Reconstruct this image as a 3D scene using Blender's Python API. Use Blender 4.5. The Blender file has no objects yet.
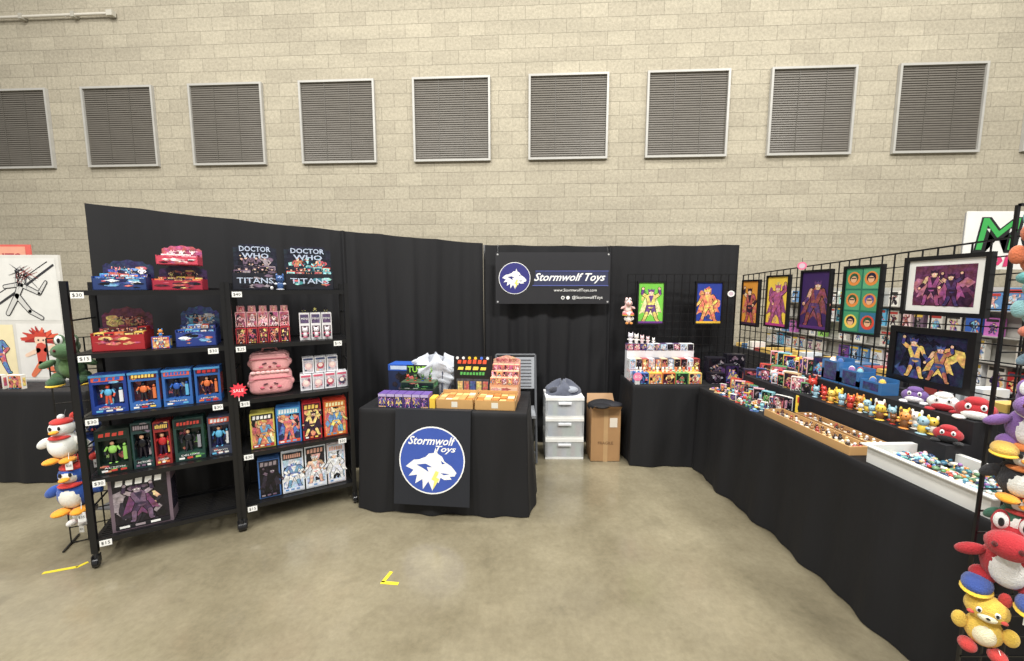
import bpy, math, random
from mathutils import Matrix, Vector, noise
S = bpy.context.scene
S.view_settings.view_transform = 'Standard'
PI = math.pi

def l1(c):
    c /= 255.0
    return c/12.92 if c <= 0.04045 else ((c+0.055)/1.055)**2.4
def lin(c):
    return (l1(c[0]), l1(c[1]), l1(c[2]), 1.0)

# ------------------------------------------------------------ materials
def colmat(name, rough, bump=0.0, bscale=200, metal=0.0, var=0.12, spec=0.5, sheen=0.0, art=False, bdist=0.01, stretch=None):
    m = bpy.data.materials.new(name); m.use_nodes = True
    nt = m.node_tree; N = nt.nodes; L = nt.links
    b = N['Principled BSDF']
    a = N.new('ShaderNodeAttribute'); a.attribute_name = 'Col'
    tc = N.new('ShaderNodeTexCoord')
    no = N.new('ShaderNodeTexNoise'); no.inputs['Scale'].default_value = 45 if art else 9; no.inputs['Detail'].default_value = 5
    L.new(tc.outputs['Object'], no.inputs['Vector'])
    mr = N.new('ShaderNodeMapRange'); mr.inputs[3].default_value = 1-var; mr.inputs[4].default_value = 1+var
    if art:
        mr.inputs[1].default_value = .32; mr.inputs[2].default_value = .68
    L.new(no.outputs['Fac'], mr.inputs[0])
    mx = N.new('ShaderNodeVectorMath'); mx.operation = 'SCALE'
    src = a.outputs['Color']
    if art:
        n2 = N.new('ShaderNodeTexNoise'); n2.inputs['Scale'].default_value = 28; n2.inputs['Detail'].default_value = 3
        L.new(tc.outputs['Object'], n2.inputs['Vector'])
        r2 = N.new('ShaderNodeMapRange'); r2.inputs[1].default_value = .3; r2.inputs[2].default_value = .7; r2.inputs[3].default_value = .44; r2.inputs[4].default_value = .56
        L.new(n2.outputs['Fac'], r2.inputs[0])
        hs = N.new('ShaderNodeHueSaturation'); L.new(r2.outputs[0], hs.inputs['Hue']); L.new(src, hs.inputs['Color']); hs.inputs['Saturation'].default_value = .84
        vo = N.new('ShaderNodeTexVoronoi'); vo.feature = 'DISTANCE_TO_EDGE'; vo.inputs['Scale'].default_value = 30
        L.new(tc.outputs['Object'], vo.inputs['Vector'])
        r3 = N.new('ShaderNodeMapRange'); r3.inputs[1].default_value = .0; r3.inputs[2].default_value = .07; r3.inputs[3].default_value = .68; r3.inputs[4].default_value = 1.0
        L.new(vo.outputs['Distance'], r3.inputs[0])
        mu = N.new('ShaderNodeMath'); mu.operation = 'MULTIPLY'; L.new(mr.outputs[0], mu.inputs[0]); L.new(r3.outputs[0], mu.inputs[1])
        L.new(hs.outputs[0], mx.inputs[0]); L.new(mu.outputs[0], mx.inputs['Scale'])
    else:
        L.new(src, mx.inputs[0]); L.new(mr.outputs[0], mx.inputs['Scale'])
    L.new(mx.outputs[0], b.inputs['Base Color'])
    b.inputs['Roughness'].default_value = rough
    b.inputs['Metallic'].default_value = metal
    b.inputs['Specular IOR Level'].default_value = spec
    if sheen: b.inputs['Sheen Weight'].default_value = sheen
    if bump:
        n2 = N.new('ShaderNodeTexNoise'); n2.inputs['Scale'].default_value = bscale; n2.inputs['Detail'].default_value = 2
        if stretch:
            mp = N.new('ShaderNodeMapping'); mp.inputs['Scale'].default_value = stretch
            L.new(tc.outputs['Object'], mp.inputs[0]); L.new(mp.outputs[0], n2.inputs['Vector'])
        else: L.new(tc.outputs['Object'], n2.inputs['Vector'])
        bp = N.new('ShaderNodeBump'); bp.inputs['Strength'].default_value = bump; bp.inputs['Distance'].default_value = bdist
        L.new(n2.outputs['Fac'], bp.inputs['Height']); L.new(bp.outputs[0], b.inputs['Normal'])
    return m
def clear_mat():
    m = bpy.data.materials.new('translucent_plastic'); m.use_nodes = True
    b = m.node_tree.nodes['Principled BSDF']
    b.inputs['Base Color'].default_value = (0.75, 0.78, 0.8, 1)
    b.inputs['Alpha'].default_value = 0.4
    n = m.node_tree.nodes.new('ShaderNodeTexNoise'); n.inputs['Scale'].default_value = 12
    mr = m.node_tree.nodes.new('ShaderNodeMapRange'); mr.inputs[3].default_value = .15; mr.inputs[4].default_value = .4
    m.node_tree.links.new(n.outputs['Fac'], mr.inputs[0]); m.node_tree.links.new(mr.outputs[0], b.inputs['Roughness'])
    return m
MATS = [colmat('printed_card', 0.45), colmat('glossy_plastic', 0.22),
        colmat('plush_fabric', 0.95, 0.5, 260, sheen=0.2), colmat('coated_metal', 0.35),
        colmat('black_drape_cloth', 0.72, 0.35, 9, var=0.08, spec=0.4, bdist=.03, stretch=(1,1,.12)),
        clear_mat(), colmat('printed_artwork', 0.25, var=.35, art=True)]
PAPER, GLOSS, PLUSH, METAL, CLOTH, CLEAR, ART = range(7)

# ------------------------------------------------------------ mesh builder
class MB:
    def __init__(s):
        s.v = []; s.f = []; s.c = []; s.m = []; s.sm = []; s.X = Matrix.Identity(4)
    def add(s, vs, fs, col, mat=0, sm=False):
        b = len(s.v); X = s.X
        s.v += [tuple(X @ Vector(v)) for v in vs]
        for f in fs:
            s.f.append([b+i for i in f]); s.c.append(col); s.m.append(mat); s.sm.append(sm)
    def box(s, x0, x1, y0, y1, z0, z1, col, mat=0):
        vs = [(x0,y0,z0),(x1,y0,z0),(x1,y1,z0),(x0,y1,z0),(x0,y0,z1),(x1,y0,z1),(x1,y1,z1),(x0,y1,z1)]
        s.add(vs, [(0,3,2,1),(4,5,6,7),(0,1,5,4),(1,2,6,5),(2,3,7,6),(3,0,4,7)], col, mat)
    def poly(s, pts, y, col, mat=0):
        ar = sum(pts[i][0]*pts[(i+1)%len(pts)][1]-pts[(i+1)%len(pts)][0]*pts[i][1] for i in range(len(pts)))
        if ar < 0: pts = pts[::-1]
        s.add([(p[0], y, p[1]) for p in pts], [list(range(len(pts)))], col, mat)
    def rect(s, x0, x1, z0, z1, y, col, mat=0):
        s.poly([(x0,z0),(x1,z0),(x1,z1),(x0,z1)], y, col, mat)
    def circ(s, cx, cz, r, y, col, n=24, mat=0, rz=None):
        rz = rz or r
        s.poly([(cx+r*math.cos(2*PI*i/n), cz+rz*math.sin(2*PI*i/n)) for i in range(n)], y, col, mat)
    def cap(s, a, b, r0, r1, y, col, mat=ART, k=4):
        dx, dz = b[0]-a[0], b[1]-a[1]; t = math.atan2(dz, dx); pts = []
        for i in range(k+1):
            q = t+PI/2+PI*i/k; pts.append((a[0]+r0*math.cos(q), a[1]+r0*math.sin(q)))
        for i in range(k+1):
            q = t-PI/2+PI*i/k; pts.append((b[0]+r1*math.cos(q), b[1]+r1*math.sin(q)))
        s.poly(pts, y, col, mat)
    def stroke(s, pts, r, y, col):
        for i in range(len(pts)-1): s.cap(pts[i],pts[i+1],r,r,y-.00003*i,col,PAPER,3)
    def tube(s, p0, p1, r, col, n=6, mat=METAL, r1=None, caps=True):
        p0 = Vector(p0); p1 = Vector(p1); r1 = r if r1 is None else r1
        d = (p1-p0).normalized()
        a = d.cross(Vector((0,0,1)))
        if a.length < 1e-3: a = Vector((1,0,0))
        a.normalize(); b = d.cross(a)
        vs = []
        for i in range(n):
            t = 2*PI*(i+.5)/n
            o = a*math.cos(t)+b*math.sin(t)
            vs.append(p0+o*r); vs.append(p1+o*r1)
        fs = [(2*i, 2*i+1, (2*i+3)%(2*n), (2*i+2)%(2*n)) for i in range(n)]
        s.add(vs, fs, col, mat, n > 5)
        if caps:
            s.add([vs[2*i] for i in range(n)], [list(range(n))], col, mat)
            s.add([vs[2*i+1] for i in range(n)], [list(range(n-1,-1,-1))], col, mat)
    def ell(s, c, r, col, n=18, m=11, mat=PLUSH, R=None, pw=1.0):
        vs = []; R = R or Matrix.Identity(3)
        c = Vector(c)
        g = lambda v: math.copysign(abs(v)**pw, v)
        for j in range(1, m):
            p = PI*j/m
            for i in range(n):
                t = 2*PI*i/n
                vs.append(c+R@Vector((r[0]*g(math.sin(p))*g(math.cos(t)), r[1]*g(math.sin(p))*g(math.sin(t)), r[2]*g(math.cos(p)))))
        vs.append(c+R@Vector((0,0,r[2]))); vs.append(c+R@Vector((0,0,-r[2])))
        T = len(vs)-2; B = T+1; fs = []
        for j in range(m-2):
            for i in range(n):
                fs.append((j*n+i, (j+1)*n+i, (j+1)*n+(i+1)%n, j*n+(i+1)%n))
        for i in range(n):
            fs.append((T, i, (i+1)%n)); fs.append((B, (m-2)*n+(i+1)%n, (m-2)*n+i))
        s.add(vs, fs, col, mat, True)
    def text(s, body, cx, cz, w, y, col, shear=0.0, h=None, bold=0.0, mat=0):
        cu = bpy.data.curves.new('t', 'FONT'); cu.body = body; cu.align_x = 'CENTER'; cu.align_y = 'CENTER'
        cu.shear = shear; cu.offset = bold; cu.resolution_u = 2
        o = bpy.data.objects.new('t', cu); bpy.context.collection.objects.link(o)
        bpy.context.view_layer.update()
        dg = bpy.context.evaluated_depsgraph_get()
        me = o.evaluated_get(dg).to_mesh()
        vs = [v.co.copy() for v in me.vertices]; fs = [list(p.vertices) for p in me.polygons]
        if vs:
            xa = min(v.x for v in vs); xb = max(v.x for v in vs); ya = min(v.y for v in vs); yb = max(v.y for v in vs)
            k = w/(xb-xa); kz = k if h is None else h/(yb-ya)
            s.add([(cx+(v.x-(xa+xb)/2)*k, y, cz+(v.y-(ya+yb)/2)*kz) for v in vs], fs, col, mat)
        bpy.data.objects.remove(o); bpy.data.curves.remove(cu)
    def build(s, name, loc=(0,0,0), rz=0.0, rx=0.0):
        me = bpy.data.meshes.new(name); me.from_pydata(s.v, [], s.f)
        used = sorted(set(s.m))
        for i in used: me.materials.append(MATS[i])
        mp = {k: i for i, k in enumerate(used)}
        me.polygons.foreach_set('material_index', [mp[i] for i in s.m])
        me.polygons.foreach_set('use_smooth', s.sm)
        ca = me.color_attributes.new('Col', 'FLOAT_COLOR', 'CORNER')
        buf = []; cache = {}
        for f, c in zip(s.f, s.c):
            if c not in cache: cache[c] = lin(c)
            buf += list(cache[c])*len(f)
        ca.data.foreach_set('color', buf)
        me.update()
        o = bpy.data.objects.new(name, me); bpy.context.collection.objects.link(o)
        o.location = loc; o.rotation_euler = (rx, 0, rz)
        return o

BLK = (17,17,19); WHT = (238,238,235); E = 0.0008
PALS = {
 'red': [(190,45,48),(85,22,36),(225,120,70),(50,24,55),(240,205,100)],
 'blue': [(50,95,180),(20,34,85),(100,180,220),(215,90,65),(236,238,240)],
 'teal': [(40,125,145),(18,45,60),(145,215,208),(205,75,58),(24,34,50)],
 'green': [(60,140,75),(18,44,34),(150,205,100),(30,32,36),(205,70,58)],
 'purple': [(115,66,150),(45,26,75),(195,110,185),(225,190,90),(50,66,150)],
 'yellow': [(235,195,75),(215,125,55),(75,145,195),(185,55,60),(245,235,180)],
 'white': [(232,232,232),(170,200,228),(95,140,190),(218,222,236),(225,170,150)],
 'pink': [(228,150,165),(185,66,92),(242,212,212),(125,46,72),(248,235,230)],
 'dark': [(44,38,54),(24,20,32),(118,94,116),(17,17,23),(155,142,148)],
}
def splash(m, x0, x1, z0, z1, y, rng, pal, n=6, s=1.0):
    w = x1-x0; h = z1-z0
    for i in range(n):
        c = rng.choice(pal)
        cx = rng.uniform(.1,.9); cz = rng.uniform(.1,.9); sp = rng.random() < .35
        k = rng.randint(7,10) if sp else rng.randint(4,8); pts = []
        R = rng.uniform(.1,.32)*s*(1-.4*i/n)
        for j in range(k):
            t = 2*PI*j/k+rng.uniform(-.15,.15); r = R*(rng.uniform(.45,.6) if (sp and j%2) else rng.uniform(.85,1.1))
            pts.append((x0+w*min(1,max(0,cx+r*math.cos(t))), z0+h*min(1,max(0,cz+r*math.sin(t)))))
        m.poly(pts, y-E*.12*i, c, ART)
def hero(m, cx, z0, h, y, c1, c2, skin, rng, cape=None, w=1.0):
    P = lambda a, b: (cx+a*h*w, z0+b*h)
    DK = (18,16,22)
    st = rng.uniform(.08,.2); kn = rng.uniform(-.06,.1); ln = rng.uniform(-.07,.07)
    ch = (ln,.72); hd = (ln*1.4,.9)
    if cape:
        m.poly([P(ln-.16,.8),P(ln+.16,.8),P(.38,.25),P(.25,.3),P(.14,.1),P(0,.22),P(-.16,.08),P(-.24,.28),P(-.4,.2)], y, cape, ART)
    sg = []
    for sd in (-1,1):
        k = (sd*(st*.8+kn*.5), .24); f = (sd*(st+.03), .02)
        sg += [((sd*.06,.46),k,.075,.055,c2),(k,f,.055,.04,c1),(f,(f[0]+sd*.05,.01),.03,.025,c1)]
        sh = (ln+sd*.17,.78)
        if rng.random() < .4: el = (sh[0]+sd*.12,.86); ha = (sh[0]+sd*.1,1.02)
        elif rng.random() < .5: el = (sh[0]+sd*.12,.62); ha = (sh[0]+sd*.0,.5)
        else: el = (sh[0]+sd*.09,.6); ha = (sh[0]+sd*.2,.48)
        sg += [(sh,el,.055,.042,c1 if rng.random()<.6 else skin),(el,ha,.042,.035,c2),(ha,ha,.042,.042,skin)]
    sg += [((0,.48),ch,.10,.15,c1),((ln-.1,.76),(ln+.1,.76),.06,.06,c1),((-.08,.47),(.08,.47),.035,.035,c2),(hd,(hd[0],hd[1]-.04),.085,.07,skin)]
    for a,b,r0,r1,c in sg: m.cap(P(*a),P(*b),(r0+.016)*h,(r1+.016)*h,y-E*.2,DK)
    for i,(a,b,r0,r1,c) in enumerate(sg): m.cap(P(*a),P(*b),r0*h,r1*h,y-E*(.4+.03*i),c)
    m.poly([P(ln-.09,.8),P(ln+.09,.8),P(ln*.5,.56)],y-E*.95,c2,ART)
    m.poly([P(hd[0]-.09,.9),P(hd[0]-.12,1.02),P(hd[0]-.03,.97),P(hd[0],1.03),P(hd[0]+.03,.97),P(hd[0]+.12,1.02),P(hd[0]+.09,.9),P(hd[0],.93)],y-E*1.0,c2,ART)
    for sd in (-1,1): m.circ(cx+(hd[0]+sd*.035)*h*w,z0+.885*h,.016*h,y-E*1.1,WHT,6)
def title_bars(m, x0, x1, z0, h, y, c, rng):
    n = rng.randint(4,8); w = x1-x0; t = w/n
    for i in range(n):
        hh = h*rng.uniform(.75,1)
        m.poly([(x0+i*t,z0),(x0+i*t+t*.72,z0),(x0+i*t+t*.82,z0+hh),(x0+i*t+t*.12,z0+hh)], y, c)
def prodbox(m, x0, x1, z0, z1, y0, y1, body, pal, rng, window=True, title=True):
    w = x1-x0; h = z1-z0; e = min(w,h)*.06
    P = PALS[pal]; D = PALS[pal]+[(18,18,26),(30,28,40)]
    big = window and title and h > .2
    y = y0-E
    if big:
        # window box: shell with a recessed tray, sculpted figure inside and clear front
        a,b,c0,c1 = x0+w*.09, x1-w*.09, z0+h*.2, z1-h*.24; dp = min(.045,(y1-y0)*.5)
        m.box(x0,x1,y0+dp,y1,z0,z1,body)
        m.box(x0,x1,y0,y0+dp,z0,c0,body); m.box(x0,x1,y0,y0+dp,c1,z1,body); m.box(x0,a,y0,y0+dp,c0,c1,body); m.box(b,x1,y0,y0+dp,c0,c1,body)
        m.rect(a,b,c0,c1,y0+dp-E,P[1],ART); splash(m,a,b,c0,c1,y0+dp-E*1.5,rng,D,8,.7)
        cx=(a+b)/2-w*.06; H=(c1-c0)*.92; f1=rng.choice(P[:1]+P[2:4]); f2=rng.choice([P[1],P[3],(40,40,48)]); yy=y0+dp*.5
        for sd in (-1,1):
            m.tube((cx+sd*H*.09,yy,c0+H*.03),(cx+sd*H*.05,yy,c0+H*.46),H*.045,f2,7,GLOSS,H*.065)
            m.ell((cx+sd*H*.1,yy-.004,c0+H*.03),(H*.05,H*.08,H*.03),f1,8,5,GLOSS)
            m.tube((cx+sd*H*.16,yy,c0+H*.76),(cx+sd*H*.25,yy-.004,c0+H*.58),H*.045,f1,7,GLOSS,H*.04); m.tube((cx+sd*H*.25,yy-.004,c0+H*.58),(cx+sd*H*.22,yy-.012,c0+H*.42),H*.04,f2,7,GLOSS,H*.04)
        m.ell((cx,yy,c0+H*.62),(H*.15,H*.08,H*.2),f1,12,8,GLOSS); m.ell((cx,yy-.002,c0+H*.9),(H*.075,H*.07,H*.095),rng.choice([(215,165,130),f1,f2]),10,7,GLOSS); m.ell((cx,yy+.003,c0+H*.95),(H*.08,H*.07,H*.07),f2,10,6,GLOSS)
        m.box(b-w*.17,b-w*.06,yy-.004,yy+.004,c0+H*.1,c0+H*.7,rng.choice([P[2],P[4],(150,150,158)]),GLOSS); m.ell((b-w*.12,yy,c0+H*.78),(w*.05,.008,H*.07),f1,8,5,GLOSS)
        splash(m,x0+e*.5,x1-e*.5,c1+.002,z1-e*.5,y,rng,D,7,.7); splash(m,x0+e*.5,x1-e*.5,z0+e*.5,c0-.002,y,rng,D,7,.7)
        m.rect(x0+w*.06,x1-w*.06,z1-h*.17,z1-h*.04,y-E*1.4,rng.choice([P[1],(24,24,30),P[3]]))
        title_bars(m,x0+w*.12,x1-w*.12,z1-h*.15,h*.09,y-E*2,P[4] if rng.random()<.5 else P[0],rng)
        m.text(rng.choice(['HEROES','ACTION','ROBOTS','LEGEND','DELUXE']),(x0+x1)/2,z0+h*.13,w*.6,y-E*2,WHT,h=h*.035,bold=.01)
        for i in range(3): m.rect(x0+w*(.12+.27*i), x0+w*(.3+.27*i), z0+h*.04, z0+h*.085, y-E*2, rng.choice([WHT,P[2],P[4],P[0]]))
    else:
        m.box(x0, x1, y0, y1, z0, z1, body)
        m.rect(x0+e, x1-e, z0+e, z1-e, y, P[1], ART)
        splash(m, x0+e, x1-e, z0+e, z1-e*1.2, y-E*.4, rng, D, 14)
        m.circ((x0+x1)/2, z0+h*.5, min(w,h)*.3, y-E*2.2, rng.choice(P), 14, ART)
        hero(m, (x0+x1)/2+rng.uniform(-.05,.05)*w, z0+h*.12, h*.64, y-E*2.5, rng.choice(P[:1]+P[2:]), P[rng.choice([0,1,3])], rng.choice([(225,170,130),(200,150,110),P[2]]), rng, rng.choice([None,P[3],P[0]]))
        if title:
            m.rect(x0+e, x1-e, z1-h*.19, z1-h*.03, y-E*4, rng.choice([P[1],(24,24,30),P[3],P[2]]))
            title_bars(m,x0+w*.11,x1-w*.11,z1-h*.16,h*.11,y-E*4.6,P[4] if rng.random()<.5 else WHT,rng)
        m.rect(x0+e, x1-e, z0+h*.03, z0+h*.11, y-E*4, rng.choice([P[3],P[1],(24,24,30)]))
        for i in range(3): m.rect(x0+w*(.12+.25*i), x0+w*(.28+.25*i), z0+h*.05, z0+h*.09, y-E*4.5, rng.choice([WHT,P[2],P[4]]))
    for sx, xx in ((-1,x0-E),(1,x1+E)):
        m.add([(xx,y0+.005,z0+h*.2),(xx,y1-.005,z0+h*.2),(xx,y1-.005,z0+h*.8),(xx,y0+.005,z0+h*.8)], [(3,2,1,0) if sx<0 else (0,1,2,3)], P[0], ART)
def fig(m, x, y, z, h, c, c2, rng, mat=GLOSS):
    m.ell((x,y,z+h*.3),(h*.22,h*.2,h*.3),c,8,6,mat)
    m.ell((x,y-h*.02,z+h*.72),(h*.26,h*.24,h*.26),c if rng.random()<.6 else c2,9,7,mat)
    m.ell((x-h*.18,y,z+h*.95),(h*.07,h*.05,h*.16),c,6,4,mat); m.ell((x+h*.18,y,z+h*.95),(h*.07,h*.05,h*.16),c,6,4,mat)
    m.ell((x-h*.24,y-h*.08,z+h*.4),(h*.12,h*.08,h*.08),c2,6,4,mat); m.ell((x+h*.24,y-h*.08,z+h*.4),(h*.12,h*.08,h*.08),c2,6,4,mat)
    m.ell((x-h*.09,y-h*.22,z+h*.76),(h*.035,h*.03,h*.05),(15,15,15),5,4,mat); m.ell((x+h*.09,y-h*.22,z+h*.76),(h*.035,h*.03,h*.05),(15,15,15),5,4,mat)
    m.ell((x,y-h*.1,z+h*.04),(h*.26,h*.2,h*.05),c2,8,4,mat)

# ------------------------------------------------------------ room shell
def wallmat():
    m = bpy.data.materials.new('split_face_block'); m.use_nodes = True
    nt = m.node_tree; N = nt.nodes; L = nt.links; b = N['Principled BSDF']
    tc = N.new('ShaderNodeTexCoord'); sp = N.new('ShaderNodeSeparateXYZ'); cb = N.new('ShaderNodeCombineXYZ')
    L.new(tc.outputs['Object'], sp.inputs[0]); L.new(sp.outputs['X'], cb.inputs['X']); L.new(sp.outputs['Z'], cb.inputs['Y'])
    br = N.new('ShaderNodeTexBrick'); L.new(cb.outputs[0], br.inputs['Vector'])
    br.inputs['Scale'].default_value = 1; br.inputs['Brick Width'].default_value = .42; br.inputs['Row Height'].default_value = .205
    br.inputs['Mortar Size'].default_value = .005; br.inputs['Mortar Smooth'].default_value = .6; br.inputs['Bias'].default_value = 0
    br.inputs['Color1'].default_value = lin((173,165,146)); br.inputs['Color2'].default_value = lin((163,155,137)); br.inputs['Mortar'].default_value = lin((146,139,122))
    n1 = N.new('ShaderNodeTexNoise'); n1.inputs['Scale'].default_value = 24; n1.inputs['Detail'].default_value = 7; n1.inputs['Roughness'].default_value = .75
    L.new(tc.outputs['Object'], n1.inputs['Vector'])
    mr = N.new('ShaderNodeMapRange'); mr.inputs[1].default_value = .3; mr.inputs[2].default_value = .7; mr.inputs[3].default_value = .74; mr.inputs[4].default_value = 1.22
    L.new(n1.outputs['Fac'], mr.inputs[0])
    n3 = N.new('ShaderNodeTexNoise'); n3.inputs['Scale'].default_value = 1.0; n3.inputs['Detail'].default_value = 3
    mp = N.new('ShaderNodeMapping'); mp.inputs['Scale'].default_value = (.5,1,5); L.new(tc.outputs['Object'], mp.inputs[0]); L.new(mp.outputs[0], n3.inputs['Vector'])
    mr3 = N.new('ShaderNodeMapRange'); mr3.inputs[3].default_value = .82; mr3.inputs[4].default_value = 1.18; L.new(n3.outputs['Fac'], mr3.inputs[0])
    mu = N.new('ShaderNodeMath'); mu.operation = 'MULTIPLY'; L.new(mr.outputs[0], mu.inputs[0]); L.new(mr3.outputs[0], mu.inputs[1])
    vs = N.new('ShaderNodeVectorMath'); vs.operation = 'SCALE'; L.new(br.outputs['Color'], vs.inputs[0]); L.new(mu.outputs[0], vs.inputs['Scale'])
    L.new(vs.outputs[0], b.inputs['Base Color']); b.inputs['Roughness'].default_value = .9
    ad = N.new('ShaderNodeMath'); ad.operation = 'SUBTRACT'; L.new(n1.outputs['Fac'], ad.inputs[0]); L.new(br.outputs['Fac'], ad.inputs[1])
    bp = N.new('ShaderNodeBump'); bp.inputs['Strength'].default_value = .5; bp.inputs['Distance'].default_value = .02
    L.new(ad.outputs[0], bp.inputs['Height']); L.new(bp.outputs[0], b.inputs['Normal'])
    return m
def floormat():
    m = bpy.data.materials.new('polished_concrete'); m.use_nodes = True
    nt = m.node_tree; N = nt.nodes; L = nt.links; b = N['Principled BSDF']
    tc = N.new('ShaderNodeTexCoord')
    n1 = N.new('ShaderNodeTexNoise'); n1.inputs['Scale'].default_value = 1.3; n1.inputs['Detail'].default_value = 9; n1.inputs['Roughness'].default_value = .65
    n2 = N.new('ShaderNodeTexNoise'); n2.inputs['Scale'].default_value = 30; n2.inputs['Detail'].default_value = 6; n2.inputs['Roughness'].default_value = .75
    L.new(tc.outputs['Object'], n1.inputs['Vector']); L.new(tc.outputs['Object'], n2.inputs['Vector'])
    cr = N.new('ShaderNodeValToRGB'); e = cr.color_ramp.elements
    e[0].position = .3; e[0].color = lin((106,98,79)); e[1].position = .7; e[1].color = lin((140,132,110))
    L.new(n1.outputs['Fac'], cr.inputs[0])
    mr = N.new('ShaderNodeMapRange'); mr.inputs[1].default_value = .3; mr.inputs[2].default_value = .7; mr.inputs[3].default_value = .86; mr.inputs[4].default_value = 1.12
    L.new(n2.outputs['Fac'], mr.inputs[0])
    # sparse darker stains
    n5 = N.new('ShaderNodeTexNoise'); n5.inputs['Scale'].default_value = 3.2; n5.inputs['Detail'].default_value = 5; n5.inputs['Distortion'].default_value = .6; L.new(tc.outputs['Object'], n5.inputs['Vector'])
    m5 = N.new('ShaderNodeMapRange'); m5.inputs[1].default_value = .60; m5.inputs[2].default_value = .72; m5.inputs[3].default_value = 1.0; m5.inputs[4].default_value = .82; L.new(n5.outputs['Fac'], m5.inputs[0])
    mm = N.new('ShaderNodeMath'); mm.operation = 'MULTIPLY'; L.new(mr.outputs[0], mm.inputs[0]); L.new(m5.outputs[0], mm.inputs[1])
    vs = N.new('ShaderNodeVectorMath'); vs.operation = 'SCALE'; L.new(cr.outputs[0], vs.inputs[0]); L.new(mm.outputs[0], vs.inputs['Scale'])
    L.new(vs.outputs[0], b.inputs['Base Color'])
    m2 = N.new('ShaderNodeMapRange'); m2.inputs[1].default_value = .3; m2.inputs[2].default_value = .7; m2.inputs[3].default_value = .08; m2.inputs[4].default_value = .28; L.new(n1.outputs['Fac'], m2.inputs[0])
    L.new(m2.outputs[0], b.inputs['Roughness']); b.inputs['Specular IOR Level'].default_value = .75
    n4 = N.new('ShaderNodeTexNoise'); n4.inputs['Scale'].default_value = 5; n4.inputs['Detail'].default_value = 2; L.new(tc.outputs['Object'], n4.inputs['Vector'])
    bp = N.new('ShaderNodeBump'); bp.inputs['Strength'].default_value = .2; bp.inputs['Distance'].default_value = .01
    L.new(n4.outputs['Fac'], bp.inputs['Height']); L.new(bp.outputs[0], b.inputs['Normal'])
    return m
def plane(name, vs, mat, loc=(0,0,0), rz=0):
    me = bpy.data.meshes.new(name); me.from_pydata(vs, [], [(0,1,2,3)]); me.materials.append(mat)
    o = bpy.data.objects.new(name, me); bpy.context.collection.objects.link(o); o.location = loc; o.rotation_euler = (0,0,rz)
    return o
plane('floor', [(-16,-10,0),(16,-10,0),(16,9,0),(-16,9,0)], floormat())
WA = -math.atan(.052)
plane('wall_back', [(-16,0,0),(16,0,0),(16,0,9),(-16,0,9)], wallmat(), (0,6.5,0), WA)
ca, sa = math.cos(WA), math.sin(WA)
for k in range(-4, 6):
    m = MB(); fc = (172,170,164)
    w, h, f = .62, .64, .032
    m.box(-w,w,-.05,-.002,h-f,h,fc,METAL); m.box(-w,w,-.05,-.002,-h,-h+f,fc,METAL)
    m.box(-w,-w+f,-.05,-.002,-h+f,h-f,fc,METAL); m.box(w-f,w,-.05,-.002,-h+f,h-f,fc,METAL)
    m.box(-w+f,w-f,-.012,-.002,-h+f,h-f,(84,80,74),METAL)
    n = 36; dz = (2*h-2*f)/n
    for i in range(n):
        z = -h+f+i*dz
        m.add([(-w+f,-.026,z),(w-f,-.026,z),(w-f,-.013,z+dz*.9),(-w+f,-.013,z+dz*.9),(-w+f,-.026,z-.003),(w-f,-.026,z-.003)],
              [(0,1,2,3),(4,5,1,0)], (104,99,91), PAPER)
    for xx in (-.2,.2): m.box(xx-.003,xx+.003,-.029,-.024,-h+f,h-f,(94,90,83),PAPER)
    d = (-.96-.02*(k>1)+1.853*k-.012*max(0,k))/ca
    m.build('window_%d' % (k+5), (d*ca, 6.5+d*sa, 4.29), WA)
m = MB(); m.tube((-9.6,0,0),(-6.5,0,0),.022,(205,200,188),10); m.box(-6.52,-6.42,-.03,.04,-.04,.04,(190,186,174),METAL)
for x in (-8.9,-8.0,-7.1): m.box(x-.03,x+.03,-.03,.05,-.04,.04,(170,166,154),METAL)
m.build('conduit_pipe', (0,6.5-.06,6.02), WA)

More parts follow.
